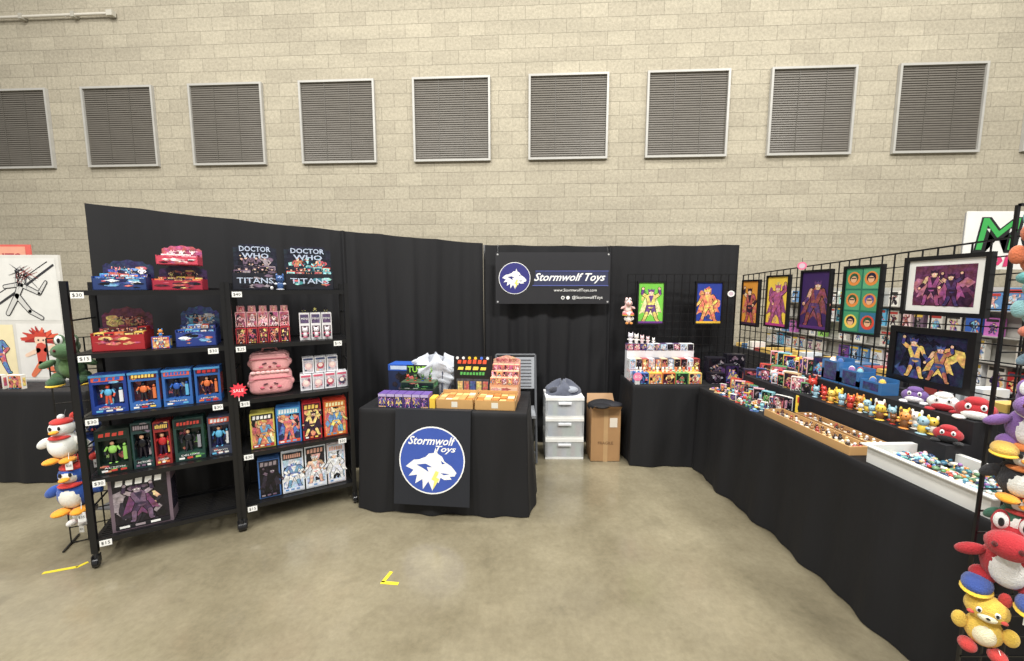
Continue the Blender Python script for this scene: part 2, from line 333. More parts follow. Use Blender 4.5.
# ------------------------------------------------------------ drapes
def drape(name, p0, p1, z0, z1, seed, amp=.05, seams=()):
    rng = random.Random(seed); m = MB()
    p0 = Vector((p0[0],p0[1],0)); p1 = Vector((p1[0],p1[1],0)); d = p1-p0; Ln = d.length; d.normalize(); nn = Vector((d.y,-d.x,0))
    NX = int(Ln*110); NZ = 18
    ph = [rng.uniform(0,6.28) for _ in range(6)]; vs = []
    for j in range(NZ+1):
        t = j/NZ
        for i in range(NX+1):
            s = Ln*i/NX
            zt = z0+(z1-z0)*s/Ln - .014*math.sin(PI*(s/Ln)) - .008*abs(math.sin(s*6+ph[0]))
            a = amp*(.22+.78*min(1,t*1.6))
            ss = s+.06*math.sin(s*2.7+ph[1])+.015*math.sin(t*3+s*5)
            f1 = math.sin(ss*30+ph[0]); f1 = math.copysign(abs(f1)**.8, f1)
            en = .35+.65*max(0,math.sin(s*2.3+ph[4]))
            o = a*(f1*.5*en+math.sin(ss*11.3+ph[2]+t*.5)*.5+math.sin(ss*61+ph[3]+t*.8)*.10)
            for q in seams: o += .035*math.exp(-((s-q)/.012)**2)
            x = p0+d*s+nn*o
            vs.append((x.x,x.y,zt*(1-t)+.012*t))
    fs = [(j*(NX+1)+i,(j+1)*(NX+1)+i,(j+1)*(NX+1)+i+1,j*(NX+1)+i+1) for j in range(NZ) for i in range(NX)]
    m.add(vs, fs, (21,21,24), CLOTH, True)
    back = Vector((-nn.x,-nn.y,0))*.07
    a = p0+back; b = p1+back
    m.tube((a.x,a.y,z0-.03),(b.x,b.y,z1-.03),.02,(120,120,122),8)
    for q, z in ((a,z0),(b,z1)):
        m.tube((q.x,q.y,.01),(q.x,q.y,z),.024,(130,130,132),8); m.box(q.x-.2,q.x+.2,q.y+.0,q.y+.3,0,.012,(90,90,92),METAL)
    return m.build(name)
drape('pipe_and_drape', (-2.80,2.63), (-.29,3.94), 2.17, 2.06, 3, seams=(1.55,))
drape('pipe_and_drape', (-.27,3.97), (2.28,3.97), 2.05, 2.05, 8, .042, seams=(1.25,))

# ------------------------------------------------------------ cloth-covered tables
def table(name, cs, h, seed, flare=.02, amp=.018, col=(19,19,22)):
    rng = random.Random(seed); m = MB(); pts = []; n = len(cs)
    for i in range(n):
        a = Vector(cs[i]); b = Vector(cs[(i+1)%n]); k = max(2,int((b-a).length/.02))
        pts += [a+(b-a)*j/k for j in range(k)]
    N = len(pts); nr = []
    for i in range(N):
        acc = Vector((0,0))
        for w in range(-4,5):
            t = pts[(i+w+1)%N]-pts[(i+w-1)%N]; t.normalize(); acc += Vector((t.y,-t.x))
        nr.append(acc.normalized())
    ph = [rng.uniform(0,6.28) for _ in range(4)]
    vs = []; levels = [1.0,.99,.95,.85,.7,.55,.4,.25,.12,.008]
    for j, l in enumerate(levels):
        for i in range(N):
            s = i*.02; dd = (1-l)
            o = 0 if j == 0 else .005+flare*dd+amp*min(1,dd*1.6)*(math.sin(s*13+ph[0]+math.sin(s*2.3+ph[1])*1.5)*.6+math.sin(s*5.1+ph[2]+dd)*.5+.35*math.sin(s*31+ph[3]+dd*2))
            p = pts[i]+nr[i]*o; vs.append((p.x,p.y,h*l))
    fs = [((j+1)*N+i,(j+1)*N+(i+1)%N,j*N+(i+1)%N,j*N+i) for j in range(len(levels)-1) for i in range(N)]
    m.add(vs, fs, col, CLOTH, True)
    m.add([(p.x,p.y,h) for p in pts], [list(range(N))], col, CLOTH)
    return m.build(name)
table('display_table', [(-1.10,2.74),(.10,2.62),(.15,3.2),(-1.04,3.32)], .75, 1, .045, .022)
table('display_table', [(1.09,3.43),(1.60,3.40),(2.16,3.38),(2.16,3.84),(1.09,3.84)], .75, 2)
table('display_table', [(1.64,3.34),(1.76,1.32),(2.40,1.32),(2.30,3.34)], .75, 5, .01, .026)
table('display_table', [(-6.2,3.12),(-3.5,3.12),(-3.5,3.75),(-6.2,3.75)], .77, 6)

# ------------------------------------------------------------ racks
RP = Vector((-2.405,2.106)); RA = math.atan2(.493,.870); RE = Vector((math.cos(RA),math.sin(RA))); RN = Vector((-RE.y,RE.x))
LV = [.17,.53,.89,1.25,1.60]; RW = .69; RD = .34
def rack(s0, seed):
    rng = random.Random(seed); m = MB()
    for x in (.0,RW):
        for y in (0,RD):
            m.box(x-.014,x+.014,y-.014,y+.014,.09,1.645,BLK,METAL)
            m.tube((x,y,.06),(x,y,.1),.012,(40,40,42),8)
            m.box(x-.016,x-.011,y-.02,y+.02,.025,.075,(30,30,32),METAL); m.box(x+.011,x+.016,y-.02,y+.02,.025,.075,(30,30,32),METAL)
            m.tube((x-.011,y,.031),(x+.011,y,.031),.03,(24,24,26),14,GLOSS)
        for z in LV: m.box(x-.009,x+.009,.01,RD-.01,z-.03,z-.008,BLK,METAL)
        for z in LV[:-1]:
            m.tube((x,0.01,z+.18),(x,RD-.01,z+.18),.005,BLK)
    for z in LV:
        m.box(.012,RW-.012,-.008,.008,z-.032,z-.004,BLK,METAL); m.box(.012,RW-.012,RD-.008,RD+.008,z-.032,z+.01,BLK,METAL)
        for i in range(13):
            y = .02+i*(RD-.04)/12
            m.box(.012,RW-.012,y-.006,y+.006,z-.012,z-.004,(24,24,26),METAL)
        for i in range(1,4): m.box(i*RW/4-.008,i*RW/4+.008,.01,RD-.01,z-.028,z-.013,BLK,METAL)
        for x in ([.05] if rng.random()<.4 else [.05,RW-.07]):
            m.box(x-.026,x+.026,-.012,-.0095,z-.048,z-.014,WHT); m.text('$'+str(rng.choice([15,20,25,30,40])),x,z-.031,.038,-.0128,(20,20,20))
    p = RP+RE*s0
    return m.build('wire_shelving_rack', (p.x,p.y,0), RA)
rack(0,1); rack(.712,4)
def onrack(m, name, s, d, lv):
    p = RP+RE*s+RN*d
    return m.build(name, (p.x,p.y,LV[lv]-.003), RA)

def tray(m, w, d, h, col, rng, pal, htxt=None, hcol=(20,25,50), tc=(230,230,240), sub=None):
    P = PALS[pal]; t = .004
    m.box(0,w,0,t,0,h*.36,col); m.box(0,t,0,d,0,h*.42,col); m.box(w-t,w,0,d,0,h*.42,col); m.box(0,w,0,d,0,t,col)
    hx = [(0,0),(w,0),(w,h*.78),(w*.93,h*.86),(w*.86,h*.84),(w*.78,h*.95),(w*.64,h*.94),(w*.5,h),(w*.36,h*.94),(w*.22,h*.95),(w*.14,h*.84),(w*.07,h*.86),(0,h*.78)]
    if htxt: hx = [(0,0),(w,0),(w,h*.93),(w*.9,h*.93),(w*.84,h),(w*.16,h),(w*.1,h*.93),(0,h*.93)]
    m.poly(hx, d, hcol, ART); m.add([(x,d+.0035,z) for x,z in hx][::-1], [list(range(len(hx)))], hcol)
    splash(m, w*.08, w*.92, h*.44, h*(.72 if htxt else .8), d-E, rng, P, 14, .8)
    for i in range(3): hero(m, w*(.25+.25*i), h*.40, h*.34, d-E*4, rng.choice(P), rng.choice(P), (225,180,150), rng)
    splash(m, w*.03, w*.97, h*.04, h*.34, -E, rng, P+[(20,20,30)], 16, .7)
    if htxt:
        for i, tt in enumerate(htxt): m.text(tt, w/2, h*(.9-.145*i), w*(.72-.1*i), d-E*7, tc, h=h*.115, bold=.02)
    if sub: m.text(sub, w/2, h*.2, w*.8, -E*4, tc, h=h*.12, bold=.01)
    n = 5; bw = (w-2*t-.01)/n
    for r in range(2):
        y = .015+r*d*.42
        for i in range(n):
            x = t+.005+i*bw; z1 = h*(.42+.10*r)
            m.box(x+.001,x+bw-.001,y,y+d*.36,t,z1,rng.choice(P))
            m.rect(x+.004,x+bw-.004,h*.1,z1-.006,y-E,rng.choice(P),ART); hero(m,x+bw/2,h*.2,z1-h*.24,y-E*2,rng.choice(P),rng.choice(P),(225,180,150),rng)

r = random.Random(11)
m = MB(); tray(m,.23,.17,.185,(40,60,110),r,'blue',None,(34,44,84)); onrack(m,'toy_display_tray',.09,.06,4)
m = MB(); tray(m,.24,.17,.16,(160,40,60),r,'red',None,(60,34,84)); m.X = Matrix.Translation((.02,.03,.155)); tray(m,.20,.15,.13,(200,70,90),r,'pink',None,(170,50,85)); onrack(m,'toy_display_tray',.345,.06,4)
for s, w in ((.735,.25),(1.03,.30)):
    m = MB(); tray(m,w,.15,.31,(20,22,34),r,'dark' if s<1 else 'teal',('DOCTOR','WHO'),(30,34,50),(180,192,212),'TITANS'); onrack(m,'toy_display_tray',s,.07,4)
m = MB(); fig(m,0,0,0,.10,(60,90,140),(200,205,215),r); fig(m,-.05,.02,0,.05,WHT,(40,40,60),r); onrack(m,'vinyl_figurine',1.0,.05,4)
m = MB(); tray(m,.23,.18,.25,(165,40,46),r,'red',None,(120,44,80)); onrack(m,'toy_display_tray',.06,.06,3)
m = MB(); tray(m,.20,.18,.25,(40,60,130),r,'blue',None,(40,74,150)); onrack(m,'toy_display_tray',.43,.06,3)
m = MB(); prodbox(m,0,.085,0,.07,0,.05,(40,90,170),'yellow',r); fig(m,.04,.02,.07,.045,(60,130,200),(230,150,70),r); onrack(m,'toy_gift_box',.32,.05,3)
m = MB()
for row in range(2):
    for i in range(5):
        x = i*.062; z = row*.105; y = .03*row
        prodbox(m,x,x+.056,z,z+.1,y,y+.09,(200,60,70) if row==0 else (245,200,200),'pink' if row else 'red',r,True,False)
for i in range(5): m.box(.008+i*.062,.05+i*.062,.05,.09,.205,.245,(228,165,172)); fig(m,.03+i*.062,.04,.205,.035,(235,190,170),(205,80,95),r)
onrack(m,'blind_box_stack',.735,.05,3)
m = MB()
for i in range(3):
    x = i*.07; m.box(x,x+.064,0,.08,0,.19,(224,222,224)); m.rect(x+.008,x+.056,.02,.1,-E,(70,50,60)); m.rect(x+.006,x+.058,.118,.18,-E,(90,70,110),ART); fig(m,x+.032,-.012,.02,.07,(225,215,220),(190,80,110),r); m.text('MINI',x+.032,.15,.04,-E*2,WHT); fig(m,x+.032,.04,.19,.035,(40,40,50),(210,200,120),r)
onrack(m,'figurine_display_boxes',1.1,.06,3)
m = MB()
for x0, x1, b, p in ((.0,.155,(30,60,140),'blue'),(.162,.30,(50,100,170),'red'),(.315,.455,(50,100,170),'blue'),(.47,.60,(40,90,160),'red')):
    prodbox(m,x0,x1,0,.225,0,.11,b,p,r)
    m.rect(x0,x1,.212,.225,-E*5.5,(80,150,200))
onrack(m,'action_figure_boxes',.035,.05,2)
m = MB()
for row in range(2):
    for i in range(4 if row == 0 else 3):
        x = i*.078+row*.02; z = row*.118
        m.box(x,x+.072,row*.02,.1,z,z+.113,(232,232,236)); m.rect(x+.006,x+.066,z+.01,z+.09,row*.02-E,(200,190,200),ART)
        splash(m,x+.008,x+.064,z+.012,z+.088,row*.02-E*1.5,r,PALS['white' if row else 'pink']+[(50,50,80)],8)
        m.circ(x+.036,z+.05,.024,row*.02-E*3,r.choice([(180,70,90),(60,60,90),(230,190,190)]),12); m.circ(x+.036,z+.056,.015,row*.02-E*4,(245,225,215),12)
        m.rect(x+.006,x+.066,z+.094,z+.108,row*.02-E*2,r.choice([(210,90,115),(60,70,110)]))
onrack(m,'blind_box_stack',1.085,.06,2)
m = MB()
for x0,x1,p,h,b in ((0,.15,'green',.26,(20,35,30)),(.157,.25,'dark',.28,(30,60,60)),(.257,.335,'red',.27,(140,40,40)),(.35,.50,'green',.27,(30,60,55)),(.52,.64,'blue',.26,(60,66,86))):
    prodbox(m,x0,x1,0,h,0,.1,b,p,r)
onrack(m,'action_figure_boxes',.03,.05,1)
m = MB()
for x0,x1,p,h,b in ((0,.14,'yellow',.24,(200,190,90)),(.15,.30,'blue',.26,(60,120,190)),(.31,.43,'red',.27,(190,40,50)),(.445,.60,'yellow',.27,(200,60,40))):
    prodbox(m,x0,x1,0,h,0,.12,b,p,r,False)
onrack(m,'model_kit_boxes',.775,.05,1)
m = MB(); prodbox(m,0,.28,0,.33,0,.12,(108,92,102),'dark',r,False); hero(m,.14,.05,.22,-E*7,(110,80,110),(60,40,70),(170,150,160),r,(110,50,100)); onrack(m,'boxed_robot_figure',.07,.03,0)
m = MB()
for x0,x1,p,h,b in ((0,.13,'dark',.27,(70,110,170)),(.14,.275,'white',.30,(225,230,235)),(.285,.42,'white',.31,(230,235,240)),(.43,.55,'white',.30,(230,220,220))):
    prodbox(m,x0,x1,0,h,0,.14,b,p,r,False)
onrack(m,'model_kit_boxes',.80,.05,0)
# boxy pink plush cases, stacked
m = MB(); PK = (232,162,164)
for zz,hh,ww,cc in ((.085,.085,.128,PK),(.225,.065,.118,(236,170,170))):
    m.ell((0,0,zz),(ww,.085,hh),cc,28,16,PLUSH,None,.42)
    m.tube((-ww*.96,-.087,zz+hh*.35),(ww*.96,-.087,zz+hh*.35),.003,(190,95,110),6,PLUSH)
    for sx in (-1,1):
        m.ell((sx*ww*.86,-.02,zz-.01),(.03,.04,.03),cc); m.ell((sx*.05,-.088,zz-.03),(.014,.005,.008),(215,105,125),8,6)
        m.tube((sx*.018,-.09,zz-.002),(sx*.042,-.09,zz-.010),.004,(90,40,60),6,PLUSH)
    m.ell((0,-.09,zz-.03),(.009,.004,.007),(140,45,65),8,6)
for q in range(8): m.ell((-.098+.028*q,-.08,.157),(.018,.012,.012),(242,196,194),8,6)
m.tube((-.05,0,.285),(-.035,0,.315),.007,PK,8,PLUSH); m.tube((.05,0,.285),(.035,0,.315),.007,PK,8,PLUSH); m.tube((-.035,0,.315),(.035,0,.315),.007,PK,8,PLUSH)
onrack(m,'pink_plush_case_stack',.91,.13,2)
m = MB(); st = []
for i in range(24):
    t = 2*PI*i/24; q = .05 if i%2 == 0 else .034; st.append((q*math.cos(t),q*math.sin(t)))
m.poly(st,0,(225,60,75)); m.add([(a,.002,b) for a,b in st][::-1],[list(range(24))],(225,60,75)); m.text('SALE',0,0,.055,-E,WHT); m.tube((0,.004,-.045),(0,.004,-.07),.003,WHT)
onrack(m,'starburst_price_sign',.735,-.03,2).location.z += .07

# ------------------------------------------------------------ plush toys
def plush(name, loc, rz, kind, k, c, c2, c3=(240,240,235), tag=True, rx=0):
    m = MB(); m.X = Matrix.Scale(k,4)
    D = (15,15,15)
    if kind == 'dino':
        m.ell((0,0,0),(.075,.065,.09),c); m.ell((0,-.022,-.005),(.055,.05,.075),c3)
        m.ell((0,0,.07),(.05,.05,.05),c)
        m.ell((0,0,.125),(.055,.06,.055),c); m.ell((0,-.085,.105),(.062,.055,.05),c); m.ell((0,-.055,.085),(.056,.05,.04),c3)
        for s in (-1,1):
            m.ell((s*.03,-.03,.17),(.027,.024,.04),c); m.ell((s*.03,-.042,.172),(.02,.016,.032),WHT); m.ell((s*.028,-.057,.172),(.008,.005,.017),D,8,6)
            m.ell((s*.095,-.03,.02),(.045,.024,.022),c,R=Matrix.Rotation(s*.5,3,'Y')); m.ell((s*.06,-.01,-.075),(.035,.035,.035),c); m.ell((s*.065,-.045,-.1),(.042,.066,.034),c2); m.ell((s*.065,-.05,-.118),(.044,.07,.012),(240,200,60))
            m.ell((s*.03,-.135,.115),(.008,.006,.01),(90,20,20),6,5)
        m.ell((0,.09,-.05),(.03,.07,.03),c); m.ell((0,.055,.03),(.05,.025,.04),(215,45,40))
        for zz in (.17,.13,.09): m.ell((0,.06,zz),(.01,.02,.018),(230,90,40),8,6)
    elif kind == 'penguin':
        m.ell((0,0,0),(.085,.075,.10),c); m.ell((0,-.025,-.01),(.065,.055,.08),c3); m.ell((0,0,.12),(.07,.065,.062),c); m.ell((0,-.018,.115),(.055,.052,.048),c3)
        m.ell((0,-.075,.11),(.024,.032,.013),(240,160,40)); m.ell((0,.0,.165),(.06,.058,.028),c2); m.ell((0,0,.2),(.02,.02,.02),WHT)
        for s in (-1,1):
            m.ell((s*.1,-.01,.02),(.05,.02,.03),c,R=Matrix.Rotation(s*.7,3,'Y')); m.ell((s*.045,-.055,-.1),(.042,.055,.02),(240,160,40)); m.ell((s*.024,-.068,.135),(.009,.006,.014),D,8,6)
        m.ell((0,-.03,.062),(.06,.055,.016),c2)
    else:
        m.ell((0,0,0),(.07,.06,.085),c); m.ell((0,-.02,-.005),(.05,.05,.065),c3); m.ell((0,-.005,.125),(.08,.07,.068),c); m.ell((0,-.06,.105),(.035,.025,.022),c3)
        for s in (-1,1):
            m.ell((s*.055,0,.195),(.024,.016,.04),c2,10,7); m.ell((s*.085,-.02,.02),(.03,.022,.045),c); m.ell((s*.05,-.04,-.09),(.036,.05,.03),c2)
            m.ell((s*.03,-.067,.135),(.012,.008,.016),WHT,8,6); m.ell((s*.03,-.074,.135),(.006,.004,.01),D,8,6); m.ell((s*.055,-.055,.105),(.014,.01,.01),(225,90,80),8,6)
        m.ell((0,-.086,.112),(.008,.006,.006),D,8,6); m.ell((.03,.08,-.02),(.02,.05,.04),c2,10,7)
    if tag:
        m.tube((.05,-.05,-.05),(.07,-.09,-.1),.0015,WHT); m.box(.05,.09,-.092,-.09,-.16,-.1,WHT); m.text('$25',.07,-.13,.03,-.0928,(20,20,20))
    m.tube((0,.02,.19),(0,.05,.24),.0025,(30,30,30),5)
    return m.build(name, loc, rz, rx)
plush('rooster_plush',(-2.62,2.20,.70),.3,'penguin',.82,(236,236,230),(205,55,50),(240,240,235))
plush('bird_plush',(-2.585,2.20,.41),.3,'penguin',.95,(45,85,170),(205,55,50),(236,232,220))
plush('rooster_plush',(-2.73,2.42,.62),.5,'cat',.9,(60,90,170),(205,60,50))
plush('striped_plush',(-2.66,2.28,.24),.1,'cat',.65,(200,55,50),(235,232,228))
plush('green_dinosaur_plush',(-2.64,2.30,1.15),.6,'dino',.9,(74,106,70),(50,84,52),(94,126,78),False)
m = MB()
for x in (-.12,-.04,.04,.12): m.tube((x,0,0),(x,0,1.3),.004,BLK,4)
for z in [i*.1 for i in range(14)]: m.tube((-.12,0,z),(.12,0,z),.004,BLK,4)
m.tube((-.12,-.1,0),(-.12,.1,0),.006,BLK,4); m.tube((.12,-.1,0),(.12,.1,0),.006,BLK,4)
m.build('wire_display_stand',(-2.68,2.37,.008),.5)

# ------------------------------------------------------------ logo
WOLF = [(-.86,-.2),(-.6,.0),(-.42,.02),(-.2,.1),(-.1,.2),(.06,.22),(.12,.38),(.2,.2),(.34,.12),(.42,-.02),(.66,-.16),(.82,-.34),(.76,-.44),(.6,-.46),(.66,-.54),(.42,-.56),(.3,-.5),(.24,-.66),(.1,-.56),(.04,-.9),(-.1,-.62),(-.28,-.86),(-.3,-.56),(-.54,-.7),(-.48,-.44),(-.76,-.48),(-.6,-.3)]
def logo(m, cx, cz, R, y, text=True, blue=(58,84,165)):
    m.circ(cx,cz,R,y,WHT,40); m.circ(cx,cz,R*.96,y-E,blue,40)
    oz = 0 if text else .22*R
    q = lambda L: [(cx+a*R*.92,cz+b*R+oz) for a,b in L]
    m.poly(q(WOLF),y-E*2,WHT)
    m.poly(q([(.3,.0),(.44,-.08),(.34,-.1)]),y-E*3,blue)
    m.poly(q([(-.5,-.14),(-.2,-.1),(.02,-.2),(-.16,-.2),(-.1,-.34),(-.28,-.24)]),y-E*3,blue)
    m.poly(q([(.3,-.36),(.6,-.38),(.4,-.42)]),y-E*3,blue)
    m.poly(q([(.14,-.3),(.24,-.34),(.16,-.5),(.26,-.54),(.04,-.88),(.1,-.6),(.0,-.56)]),y-E*3,(240,225,120))
    if text:
        m.text('Stormwolf',cx,cz+.58*R,R*1.46,y-E*2,WHT,.35,h=R*.25,bold=.02); m.text('Toys',cx+.42*R,cz+.32*R,R*.62,y-E*2,WHT,.35,h=R*.24,bold=.02)
m = MB()
m.box(-.27,.27,0,.004,-.66,0,(30,32,38),CLOTH); m.box(-.27,.27,0,.16,0,.004,(30,32,38),CLOTH)
logo(m,0,-.345,.235,-.003)
m.build('logo_table_banner',(-.555,2.655,.757),-.0997,-.12)
m = MB(); m.box(-.56,.56,0,.006,-.25,.25,(38,38,42),PAPER)
logo(m,-.375,.0,.155,-.002,False,(52,52,120))
m.poly([(-.19,-.075),(.54,-.075),(.54,.06),(-.17,.06)],-.002,(52,56,84))
m.text('Stormwolf Toys',.165,.0,.70,-.003,WHT,.4,h=.10,bold=.02); m.rect(-.2,.545,-.075,-.068,-.003,(90,100,170)); m.rect(-.17,.545,.066,.072,-.003,(90,100,170))
m.text('www.StormwolfToys.com',.22,-.12,.42,-.003,WHT); m.text('@StormwolfToys',.34,-.19,.30,-.003,WHT)
m.circ(.10,-.19,.018,-.003,WHT,12); m.circ(.15,-.19,.018,-.003,WHT,12); m.circ(.10,-.19,.01,-.004,(38,38,42),12)
for x in (-.54,.54):
    for z in (-.23,.23): m.circ(x,z,.009,-.002,(180,180,180),10)
    m.tube((x,.003,.23),(x,.09,.34),.002,(60,60,60),5)
m.build('hanging_logo_banner',(.40,3.85,1.71))

# ------------------------------------------------------------ items on the centre table
TA = -.0997
m = MB()
for i in range(6):
    x = i*.063; prodbox(m,x,x+.058,0,.1,0,.1,(105,80,150),'purple',r,True,False); m.rect(x,x+.058,.08,.1,-E*6,(180,165,205))
m.box(.38,.42,0,.1,0,.075,(235,195,70))
m.build('blind_box_row',(-.97,2.765,.75),TA)
TAN = (196,154,98)
m = MB()
for x0,w in ((0,.27),(.28,.29)):
    m.box(x0,x0+w,0,.004,0,.07,TAN); m.box(x0,x0+w,.2,.204,0,.09,TAN); m.box(x0,x0+.004,0,.2,0,.07,TAN); m.box(x0+w-.004,x0+w,0,.2,0,.07,TAN); m.box(x0,x0+w,0,.2,0,.004,TAN)
    m.rect(x0+w*.42,x0+w*.58,.015,.055,-E,(225,220,205))
    for j in range(3):
        for i in range(5): m.box(x0+.012+i*(w-.02)/5,x0+i*(w-.02)/5+.012+(w-.02)/5-.006,.012+j*.062,.068+j*.062,.004,.062+r.random()*.012,r.choice([(225,180,120),(205,150,90),(235,215,180),(190,120,60)]))
m.build('cardboard_display_tray',(-.545,2.725,.75),TA)
m = MB(); m.box(0,.26,0,.16,0,.09,(30,44,36)); prodbox(m,0,.26,.09,.14,.02,.14,(70,86,60),'green',r,False,False)
m.box(0,.26,.15,.156,.09,.25,(25,40,30)); splash(m,.01,.25,.13,.24,.149,r,PALS['green'],8,.7); m.text('TURTLES',.13,.215,.24,.146,(150,210,80),h=.05,bold=.02); m.rect(.01,.25,.02,.075,-E,(70,66,56),ART)
for i in range(4): fig(m,.035+i*.06,.08,.14,.05,(70,100,60),r.choice([(180,60,45),(70,84,170),(180,120,55)]),r)
m.build('blister_toy_display',(-.86,2.93,.75),TA)
m = MB(); m.box(0,.2,0,.15,0,.20,(35,46,80)); m.box(0,.2,-.002,.15,.20,.25,(45,90,180)); splash(m,.01,.19,.02,.19,-E*3,r,PALS['dark']+[(190,60,60)],12); m.rect(.02,.18,.21,.24,-.003,(200,215,235))
m.build('blue_toy_box',(-1.0,3.1,.75),TA)
m = MB(); vs=[];fs=[];n=48;lv=28
for j in range(lv+1):
    t=j/lv; rad=.16*(math.sin(PI*min(.9,.16+t*.66))**.5)*(1 if t<.82 else 1-(t-.82)*2.6)
    for i in range(n):
        a=2*PI*i/n
        q = 1+.3*noise.noise(Vector((math.cos(a)*1.8,math.sin(a)*1.8,t*3)))+.22*noise.noise(Vector((math.cos(a)*5,math.sin(a)*5,t*9)))+.08*noise.noise(Vector((math.cos(a)*12,math.sin(a)*12,t*20)))
        vs.append((rad*q*math.cos(a)*1.12,rad*q*math.sin(a)*.6,t*.30+.04*t*math.sin(4*a+1)))
for j in range(lv):
    for i in range(n): fs.append((j*n+i,j*n+(i+1)%n,(j+1)*n+(i+1)%n,(j+1)*n+i))
m.add(vs,fs,(188,192,200),PLUSH,True); m.add(vs[-n:],[list(range(n))],(150,154,164),PLUSH); m.add(vs[:n],[list(range(n-1,-1,-1))],(190,192,196),PLUSH)
for sx in (-.09,-.03,.06,.12): m.tube((sx,-.105+abs(sx)*.25,.03),(sx*1.1,-.09+abs(sx)*.25,.20),.006,(60,64,84),6,PLUSH)
m.build('crumpled_white_bag',(-.62,3.14,.75))
m = MB(); m.box(-.15,.15,0,.01,0,.33,(22,22,26)); m.box(-.15,.15,.01,.1,0,.02,BLK)
title_bars(m,-.12,.12,.27,.035,-E,(235,90,60),r); title_bars(m,-.12,.12,.22,.03,-E,(240,215,90),r); title_bars(m,-.10,.10,.18,.025,-E,(90,180,90),r)
for i in range(6): m.circ(-.12+i*.048,.315,.012,-E,r.choice([(230,70,60),(240,200,60),(80,120,220),(235,235,235)]),10)
m.rect(-.13,.13,.03,.15,-E,(70,74,84),ART)
for i in range(5): m.rect(-.12+.05*i,-.08+.05*i,.04,.13,-E*2,r.choice([(225,225,220),(200,90,60),(60,90,150),(225,190,90)]),ART)
m.box(.155,.18,0,.1,0,.22,(150,44,50)); m.rect(.158,.177,.03,.2,-E,(240,230,220))
m.build('small_toy_display_card',(-.31,3.02,.75),TA)
m = MB(); m.box(0,.22,0,.2,0,.13,(215,160,125))
for rr in range(3):
    for i in range(5): prodbox(m,.004+i*.043,.004+i*.043+.04,.13,.13+.05+rr*.04,rr*.06,rr*.06+.055,(225,170,140),r.choice(['pink','pink','yellow']),r,False,False)
m.rect(.01,.21,.02,.11,-E,(230,195,165)); splash(m,.01,.21,.02,.11,-E*2,r,PALS['pink']+PALS['yellow'],14,.7)
m.poly([(0,.13),(.22,.13),(.22,.29),(.17,.31),(.11,.325),(.05,.31),(0,.29)],.196,(215,155,130),ART); m.text('BLIND BOX',.11,.285,.17,.194,(140,45,55),bold=.02)
m.build('blind_box_display',(-.17,2.92,.75),TA)
m = MB(); G = (150,153,158); FR = (84,86,90)
for s in (-1,1):
    m.tube((s*.19,-.16,.012),(s*.19,.14,.97),.012,FR,8); m.tube((s*.17,.17,.012),(s*.17,-.14,.44),.012,FR,8)
m.tube((-.19,.14,.97),(.19,.14,.97),.012,FR,8); m.tube((-.17,.16,.06),(.17,.16,.06),.01,FR,8); m.tube((-.19,-.13,.1),(.19,-.13,.1),.01,FR,8)
m.box(-.18,.18,-.18,.14,.44,.465,G,GLOSS)
m.add([(-.18,.045,.66),(.18,.045,.66),(.18,.125,.95),(-.18,.125,.95),(-.18,.065,.655),(.18,.065,.655),(.18,.145,.945),(-.18,.145,.945)],[(0,1,2,3),(7,6,5,4),(3,2,6,7),(0,4,5,1),(1,5,6,2),(0,3,7,4)],G,GLOSS)
for i in range(9): m.tube((-.15,.046+i*.0085,.685+i*.03),(.15,.046+i*.0085,.685+i*.03),.004,(95,97,104),6)
m.build('folding_chair',(.035,3.60,0),0)
m = MB()
for i in range(3):
    z = i*.2; cc = (226,229,234)
    m.box(0,.36,0,.3,z,z+.02,WHT,GLOSS); m.box(0,.36,0,.3,z+.178,z+.2,(238,238,240),GLOSS); m.box(0,.014,0,.3,z+.02,z+.178,cc,CLEAR); m.box(.346,.36,0,.3,z+.02,z+.178,cc,CLEAR)
    m.box(.014,.346,.29,.3,z+.02,z+.178,cc,GLOSS)
    m.box(.016,.344,.0,.006,z+.022,z+.176,WHT,CLEAR); m.box(.12,.24,-.018,.0,z+.135,z+.152,(235,236,240),GLOSS); m.box(.0,.36,-.004,.0,z+.17,z+.2,WHT,GLOSS)
    for j in range(7):
        x = .03+j*.043; m.box(x,x+.038,.02,.25,z+.022,z+.10+r.random()*.05,r.choice([(150,90,90),(90,120,170),(210,200,185),(90,100,115),(180,175,200),(140,170,140)]))
m.build('plastic_drawer_bins',(.315,3.55,0))
m = MB(); vs=[];fs=[];n=36;lv=10
for j in range(lv+1):
    t=j/lv
    for i in range(n):
        a=2*PI*i/n; q=(1+.3*noise.noise(Vector((math.cos(a)*2,math.sin(a)*2,t*3+5))))*math.cos(t*PI/2*.97)**.6
        vs.append((.17*q*math.cos(a),.11*q*math.sin(a),t*.11*(1+.35*math.sin(a*3))))
for j in range(lv):
    for i in range(n): fs.append((j*n+i,j*n+(i+1)%n,(j+1)*n+(i+1)%n,(j+1)*n+i))
m.add(vs,fs,(88,92,106),PLUSH,True); m.add(vs[-n:],[list(range(n))],(120,124,136),PLUSH)
m.ell((.06,-.05,.05),(.08,.06,.03),(150,155,165),14,8); m.ell((-.07,-.04,.04),(.07,.06,.03),(40,42,52),14,8)
m.build('folded_clothing_pile',(.495,3.70,.60))
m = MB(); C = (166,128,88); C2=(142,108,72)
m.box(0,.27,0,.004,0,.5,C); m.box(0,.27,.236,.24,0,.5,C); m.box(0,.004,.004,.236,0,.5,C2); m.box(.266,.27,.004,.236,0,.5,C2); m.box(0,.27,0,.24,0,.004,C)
m.rect(.115,.155,.0,.5,-E,(182,148,106)); m.rect(.17,.24,.33,.42,-E*2,(225,215,200)); m.text('FRAGILE',.135,.18,.14,-E*3,(110,80,55))
